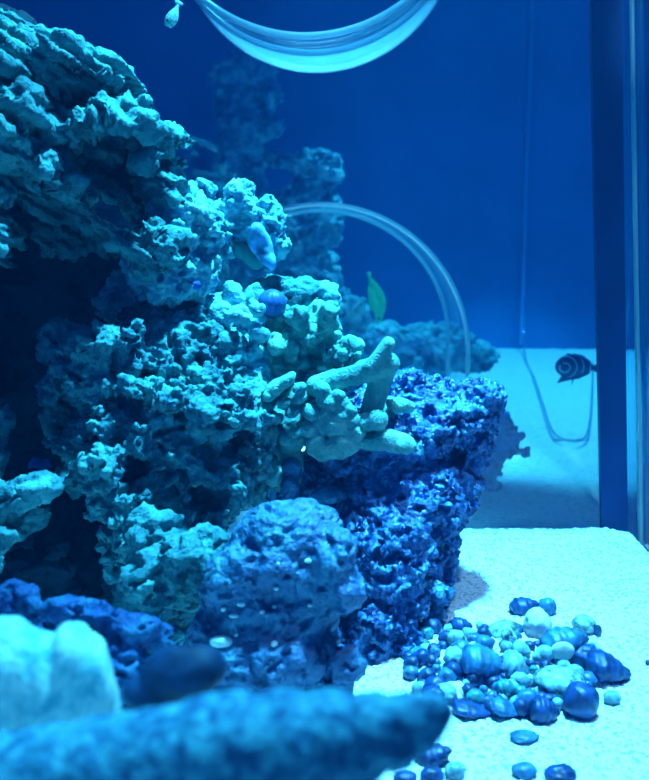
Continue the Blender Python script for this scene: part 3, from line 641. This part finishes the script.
# ================================================================== PEBBLES AND SNAIL SHELLS ON THE SAND
rng = random.Random(7)
pm = {}
def pebble_mat(key):
    cols = {'dark': ((.005, .045, .17), .6), 'mid': ((.025, .16, .36), .6), 'pale': ((.22, .48, .60), .5), 'white': ((.72, .88, .88), .15), 'speck': ((.26, .50, .58), .9), 'teal': ((.03, .26, .33), .5)}
    if key not in pm: pm[key] = plain('pebble_'+key, cols[key][0], .45, .5, cols[key][1], 110, .0008)
    return pm[key]
def stone(name, px, py, wpx, hpx, tone, kind, label, cat='pebble', group=None, rot=0, sink=.25):
    """px,py = picture centre; sits on the sand"""
    z0 = 0.0
    for _ in range(4): g = ground(px, py + hpx*0.32, z0); z0 = float(heap(g[0], g[1]))
    s = g[1]/F*1.02
    V, Fc = ico(4 if wpx > 20 else 3); seed = rng.randrange(9999)
    rx, rz = wpx/2*s, hpx/2*s*1.05; ry = (rx+rz)/2
    if kind == 'snail':       # turbo-like: spiral groove and a pointed apex
        a = np.arctan2(V[:, 1], V[:, 2]); x = V[:, 0]
        k = 1+.06*np.cos(a+x*14); P = V*k[:, None]; P[:, 1:] *= (1-.35*x)[:, None]
    elif kind == 'cone':
        x = V[:, 0]; P = V.copy(); P[:, 1:] *= (1-.5*x)[:, None]; P *= (1+.05*np.cos(x*16)[:, None])
        P += V*(.10*fbm(V*2.5, 2, seed))[:, None]
    elif kind == 'shell':     # ribbed cap
        a = np.arctan2(V[:, 0], V[:, 1]); P = V*(1+.05*np.cos(a*16))[:, None]; P[:, 2] = np.where(P[:, 2] < 0, P[:, 2]*.4, P[:, 2])
    elif kind == 'rough':
        P = V*(1+.30*fbm(V*1.8, 3, seed)+.08*fbm(V*6, 2, seed+1))[:, None]
    else:
        P = V*(1+.16*fbm(V*1.2, 2, seed))[:, None]
    P = P*np.array([rx, ry, rz]); a = math.radians(rot)
    P = np.stack([P[:, 0]*math.cos(a)+P[:, 2]*math.sin(a), P[:, 1], -P[:, 0]*math.sin(a)+P[:, 2]*math.cos(a)], 1)
    if kind not in ('snail', 'cone'):
        b_ = rng.uniform(0, 6); P = np.stack([P[:, 0]*math.cos(.2)-P[:, 1]*math.sin(.2), P[:, 0]*math.sin(.2)+P[:, 1]*math.cos(.2), P[:, 2]], 1)
    zmin = P[:, 2].min(); c = np.array([g[0], g[1], z0-zmin*(1-sink)])
    P = P+c
    o = mesh_obj(name, P, Fc, pebble_mat(tone)); return tag(o, label, cat, group)
big = [ # name, px, py, w, h, tone, kind, label, cat, rot
 ('snail_shell', 524, 608, 30, 17, 'dark', 'snail', 'dark lobed snail shell at the top back of the shell pile', 'shell', -10),
 ('pebble', 547, 608, 19, 18, 'mid', 'rough', 'mid-blue stone right beside the dark lobed shell at the back', 'pebble', 0),
 ('snail_shell', 461, 628, 23, 17, 'dark', 'snail', 'dark round snail at the back left of the pile', 'shell', 0),
 ('pebble', 447, 639, 19, 15, 'dark', 'smooth', 'dark round pebble just below the back left snail', 'pebble', 0),
 ('clam_shell', 503, 631, 34, 20, 'speck', 'shell', 'arched patterned clam shell in the upper middle of the pile', 'shell', -15),
 ('clam_shell', 476, 646, 22, 12, 'white', 'shell', 'small white cap shell left of the patterned clam', 'shell', 0),
 ('limpet_shell', 485, 661, 52, 28, 'mid', 'cone', 'large blue cone shell across the middle of the pile', 'shell', 12),
 ('limpet_shell', 515, 662, 30, 24, 'pale', 'cone', 'pale cone shell touching the right end of the large blue cone', 'shell', 30),
 ('speckled_shell', 537, 628, 28, 34, 'white', 'rough', 'tall whitish speckled shell behind the ring-shaped shell', 'shell', 0),
 ('ring_shell', 563, 646, 46, 30, 'mid', 'snail', 'blue shell with a big white opening on the right of the pile', 'shell', -20),
 ('spiky_shell', 584, 626, 26, 18, 'speck', 'rough', 'pale spiky shell at the upper right of the pile', 'shell', 10),
 ('pebble', 597, 631, 9, 12, 'dark', 'rough', 'tiny dark stone right of the pale spiky shell', 'pebble', 0),
 ('pebble', 582, 657, 32, 24, 'dark', 'rough', 'dark green-blue stone below the shell with the white opening', 'pebble', -20),
 ('snail_shell', 608, 669, 52, 25, 'dark', 'cone', 'big dark pointed snail shell at the far right of the pile', 'shell', 18),
 ('speckled_shell', 559, 678, 56, 30, 'speck', 'shell', 'wide pale speckled shell behind the big round dark snail', 'shell', 10),
 ('snail_shell', 580, 702, 38, 36, 'dark', 'smooth', 'big round dark snail at the front right of the pile', 'shell', 0),
 ('snail_shell', 544, 711, 32, 25, 'dark', 'snail', 'dark snail half sunk left of the big round one', 'shell', 15),
 ('pebble', 557, 694, 20, 12, 'pale', 'smooth', 'pale pebble wedged above the half sunk dark snail', 'pebble', 0),
 ('pebble', 612, 698, 19, 14, 'pale', 'rough', 'small pale stone alone at the right foot of the pile', 'pebble', 0),
 ('coral_rubble', 524, 737, 32, 9, 'mid', 'rough', 'flat blue rubble piece lying alone on bare sand before the pile', 'rubble', 0),
 ('pebble', 524, 771, 27, 15, 'mid', 'smooth', 'oval blue pebble at the bottom edge of the picture', 'pebble', 0),
 ('pebble', 560, 776, 34, 20, 'dark', 'rough', 'dark angular stone cut by the bottom edge', 'pebble', 0),
 ('pebble', 434, 757, 38, 20, 'dark', 'snail', 'dark shell right beneath the tip of the speckled branch', 'pebble', -15),
 ('pebble', 432, 776, 26, 18, 'dark', 'smooth', 'dark round pebble at the bottom below the branch tip', 'pebble', 0),
 ('pebble', 405, 778, 26, 12, 'dark', 'smooth', 'dark pebble at the bottom partly under the speckled branch', 'pebble', 0),
 ('pebble', 455, 772, 22, 18, 'pale', 'rough', 'pale blue stone at the bottom right of the branch tip', 'pebble', 0),
 ('snail_shell', 473, 710, 46, 11, 'dark', 'cone', 'long dark slim shell at the front left of the pile', 'shell', 8),
 ('snail_shell', 507, 709, 40, 13, 'mid', 'cone', 'long blue slim shell at the front middle of the pile', 'shell', 15),
 ('scallop_shell', 455, 689, 52, 14, 'white', 'shell', 'whitish ribbed scallop lying flat at the left of the pile', 'shell', 0),
 ('pebble', 648, 663, 6, 6, 'dark', 'smooth', 'tiny dark pebble alone at the right edge', 'pebble', 0),
 ('snail_shell', 507, 688, 22, 16, 'teal', 'snail', 'small teal snail at the centre front of the pile', 'shell', 0),
 ('pebble', 493, 675, 26, 10, 'dark', 'rough', 'dark flat stone under the large blue cone shell', 'pebble', 0),
 ('pebble', 527, 700, 22, 20, 'mid', 'smooth', 'blue domed pebble just left of the half sunk dark snail', 'pebble', 0),
]
for (nm, px, py, wd, hg, tone, kd, lab, cat, rot) in big:
    stone(nm, px, py, wd, hg, tone, kd, lab, cat, None, rot)
# white opening of the ring shell is part of that shell
rs = [o for o in C.objects if o.name.startswith('ring_shell')][0]
g = ground(557, 654); V, Fc = ico(3)
op = mesh_obj('opening', V*np.array([.0115, .004, .0095])+np.array(rs.location)+np.array([-.005, -.0165, .017]), Fc, pebble_mat('white'), rs); op['label'] = 'white shell opening'
# small pebbles
spots = []
tries = 0
placed = [(b_[1], b_[2], (b_[3]+b_[4])/4) for b_ in big]
def inpile(x, y):
    return ((x-505)/98)**2+((y-668)/44)**2 < 1 or ((x-440)/35)**2+((y-655)/36)**2 < 1
while len(spots) < 130 and tries < 6000:
    tries += 1
    x, y = rng.uniform(405, 610), rng.uniform(612, 716)
    r_ = rng.choice([4, 5, 6, 7, 8, 10]) * (1.25 if x < 470 else 1)
    if not inpile(x, y): continue
    if any((x-a)**2+(1.2*(y-b_))**2 < (0.40*(r_+c_))**2 for a, b_, c_ in placed): continue
    placed.append((x, y, r_)); spots.append((x, y, r_))
anchors = [(b_[1], b_[2], b_[7]) for b_ in big]
seen = {}
for x, y, r_ in spots:
    tone = rng.choices(['dark', 'mid', 'pale', 'speck', 'teal'], [6, 5, 3, 2, 2])[0]
    size = 'small' if r_ < 7 else 'fair-sized'
    words = {'dark': 'dark blue', 'mid': 'mid-blue', 'pale': 'pale', 'speck': 'speckled', 'teal': 'teal'}[tone]
    ax_, ay_, al = min(anchors, key=lambda q: (q[0]-x)**2+(q[1]-y)**2)
    dx, dy = x-ax_, y-ay_
    dr = ('right of' if dx > 0 else 'left of') if abs(dx) > abs(dy) else ('in front of' if dy > 0 else 'behind')
    short = ' '.join(al.split()[:4])
    for stop in (' at the', ' across', ' in the', ' behind', ' right', ' left', ' just', ' with a', ' touching', ' half', ' alone', ' lying', ' under', ' wedged', ' below', ' on the', ' at', ' in', ' with', ' partly', ' beside', ' cut'):
        if stop in short+' ': short = short.split(stop)[0]
    lab = f'{size} {words} pebble {dr} the {short} in the shell pile'
    stone('pebble', x, y, r_*2, r_*1.7, tone, rng.choice(['smooth', 'rough', 'rough', 'shell', 'snail']), lab, 'pebble', 'small pebbles of the shell pile', rng.uniform(-20, 20))

# chips resting on the rounded blue rock: dropped on its surface
dg = bpy.context.evaluated_depsgraph_get(); dg.update()
def hit(px, py):
    d = Vector(ray(px, py)).normalized(); 
    # skip glass/water by casting against opaque objects only
    o0 = Vector((0, 0, H))
    for _ in range(12):
        ok, loc, nor, idx, ob, mt = sc.ray_cast(dg, o0, d)
        if not ok: return None
        if ob.name.startswith(('water', 'window', 'trim_3', 'trim_4')): o0 = loc + d*0.0005; continue
        return np.array(loc), np.array(nor)
    return None
for (px, py, Y, rx, ry, _), lab in SPECKS:
    h_ = hit(px, py)
    if h_ is None: continue
    loc, nor = h_; s = loc[1]/F; V, Fc = ico(2)
    P = V*(1+.15*fbm(V*1.5, 2, int(px)))[:, None]*np.array([rx*s, min(rx, ry)*s, ry*s]) + loc + nor*ry*s*.3
    tag(mesh_obj('shell_chip', P, Fc, chip_m), lab, 'chip', 'white chips on the rounded blue rock')
# violet coralline bits
for px, py, r_, lab in [(40, 465, 11, 'vivid violet-blue sponge patch in the dark gap at the left'), (196, 285, 6, 'violet sponge dab under the pale crusted rock')]:
    h_ = hit(px, py)
    if h_ is None: continue
    loc, nor = h_; s = loc[1]/F; V, Fc = ico(3)
    P = V*(1+.9*fbm(V*2.2, 3, px))[:, None]*np.array([r_*s, r_*s*.5, r_*s*.7]) + loc
    tag(mesh_obj('violet_sponge', P, Fc, plain('violet_sponge_skin', (.04, .16, .60), .6, .2, .3, 80)), lab, 'sponge')
